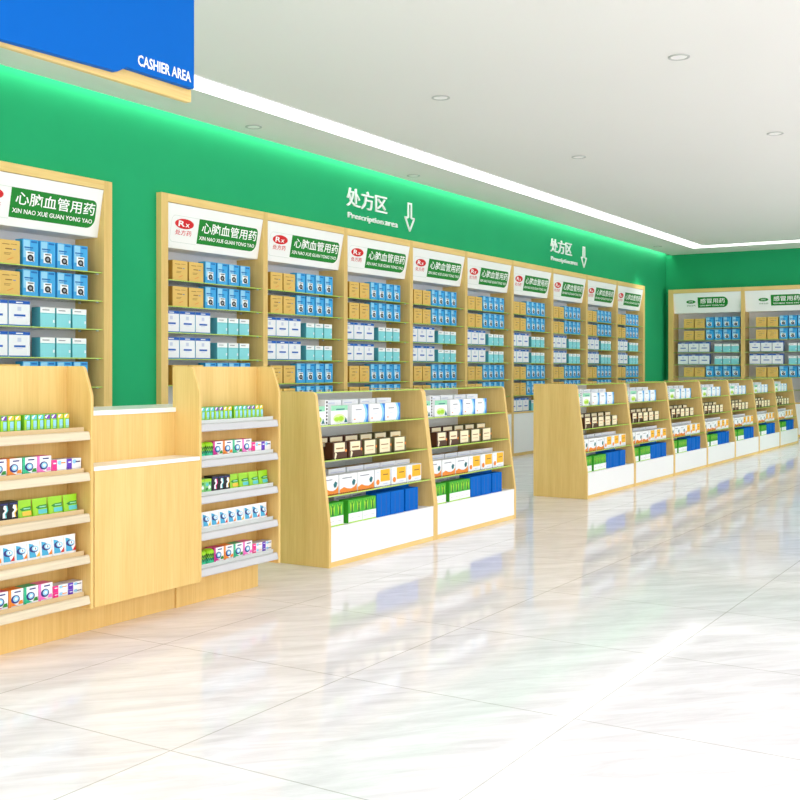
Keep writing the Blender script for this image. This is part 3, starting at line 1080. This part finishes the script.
def cyan_pouch(name, corner):
    return pouch(name, .053, .098, C_PW, upper([([(.08, .03), (.62, .03), (.5, .40), (.46, .78), (.12, .84)], K_CYAN), ([(.56, .04), (.94, .04), (.95, .34)], corner), (ellipse(.46, .50, .36, .20, 16), K_NAVY), (ellipse(.56, .52, .27, .155, 16), C_SKYL), (ellipse(.56, .52, .17, .095, 14), C_PW), (rect(.53, .60, .46, .58), K_NAVY)]), .026)


cp = {'red': cyan_pouch('white_pouch_with_red_corner', K_RED), 'orange': cyan_pouch('white_pouch_with_orange_corner', C_AMBER), 'yellow': cyan_pouch('white_pouch_with_yellow_corner', K_SUN)}


def canister(name):
    m = MB()
    r, h, n = .024, .091, 20
    prof = [(0, .86), (.03, 1.0), (.60, 1.0), (.76, .99), (.78, .92), (.80, 1.0), (.90, 1.0), (.96, .86), (1.0, .55)]
    col = [K_SEA, K_SEA, K_LEAF, K_LIMED, K_LIME, K_LIME, K_LIME, K_LIME]
    m.rings([[(r + r * s * math.cos(2 * math.pi * i / n), r + r * s * math.sin(2 * math.pi * i / n), tz * h) for i in range(n)] for tz, s in prof], col)
    zz = .030
    for k in range(7):       # black zigzag round the front of the lower half
        for dz in (.006, .022):
            a0, a1, a2 = [math.radians(195 + (k + q) * 21.4) for q in (0, .5, 1)]
            P = lambda a, z: (r + (r + .0006) * math.cos(a), r + (r + .0006) * math.sin(a), z + zz)
            m.face([P(a0, .006 + dz), P(a1, .018 + dz), P(a1, .024 + dz), P(a0, .012 + dz)], C_BLACK)
            m.face([P(a1, .018 + dz), P(a2, .006 + dz), P(a2, .012 + dz), P(a1, .024 + dz)], C_BLACK)
    return bpy.data.objects.new(name, m.mesh(name))


can = canister('lime_capped_canister')

PLN = {ur.name: 'silver-railed counter unit', ul.name: 'pale-railed counter unit'}
for u, dx0 in ((ur, 0.0), (ul, -0.004)):
    ux = u.location.x + dx0
    zb = [z + 0.010 for z in RAIL_B]
    lim = 2.33
    pl = PLN[u.name]

    def set_out(p, x, y, z, lab, cat, grp):
        if ux + x > lim:
            put(p, ux + x, CF + y, z, 0, lab + ', ' + pl, cat, grp)
    for g in range(2):
        gw = 'hind ' if False else ('left' if g == 0 else 'right') + ' block'
        seq = [gum_a] * 3 + [gum_p] * 2 + [gum_y] * 2
        for k, p in enumerate(seq):
            word = {gum_a.name: 'aqua-tipped', gum_p.name: 'purple-tipped', gum_y.name: 'yellow-tipped'}[p.name]
            pos = (['first', 'middle', 'last'][k] if k < 3 else ['first', 'last'][(k - 3) % 2])
            set_out(p, .052 + .2135 * g + .0288 * k, .042, zb[0], '%s %s green gum pack in %s on top shelf' % (pos, word, gw), 'gum pack', 'green gum packs')
    for si, sh in ((1, 'second shelf'), (4, 'bottom shelf')):
        for k in range(2):
            set_out(can, .029 + .050 * k + (0 if si == 1 else .006), .026, zb[si], '%s lime-capped canister on %s' % (['left', 'right'][k], sh), 'canister', 'lime canisters')
        off = 0 if si == 1 else .006
        for p, x, w in ((box_m, .132, 'magenta-edged'), (box_o, .196, 'orange-edged'), (box_g, .260, 'green-edged'), (box_p, .323, 'pink')):
            set_out(p, x + off, .042, zb[si], '%s white gum box on %s' % (w, sh), 'gum box', 'gum boxes')
        n, ps = (2, (sw_p2, sw_v2)) if si == 1 else (3, (sw_p3, sw_v3))
        hh = .0365 if si == 1 else .0245
        for p, x, w in ((ps[0], .387, 'pink'), (ps[1], .455, 'violet')):
            for k in range(n):
                lv = ['bottom', 'top'][k] if n == 2 else ['bottom', 'middle', 'top'][k]
                set_out(p, x + off, .042, zb[si] + hh * k, '%s %s sweet box of its stack on %s' % (lv, w, sh), 'sweet box', 'stacked sweet boxes')
    for k in range(2):
        set_out(pat, .037 + .0425 * k, .042, zb[2], '%s green patterned carton on third shelf' % ['left', 'right'][k], 'carton', 'patterned cartons')
    for k, (p, w) in enumerate(((bk_r, 'pink'), (bk_b, 'blue'), (bk_y, 'yellow'))):
        set_out(p, .124 + .039 * k, .042, zb[2], 'black pack with white and %s figure on third shelf' % w, 'pack', 'black packs')
    for k in range(4):
        p = lp_y if k == 0 else lp_c
        w = 'yellow-footed lime pouch' if k == 0 else ['left', 'middle', 'right'][k - 1] + ' aqua-footed lime pouch'
        set_out(p, .243 + .0685 * k, .042, zb[2], w + ' on third shelf', 'pouch', 'lime pouches')
    for k in range(9):
        c = ['orange', 'yellow', 'orange', 'red', 'orange', 'yellow', 'orange', 'red', 'red'][k]
        set_out(cp[c], .017 + .0543 * k, .042, zb[3], '%s white pouch, %s-cornered, on fourth shelf' % (ORD[k], c), 'pouch', 'white and cyan pouches')
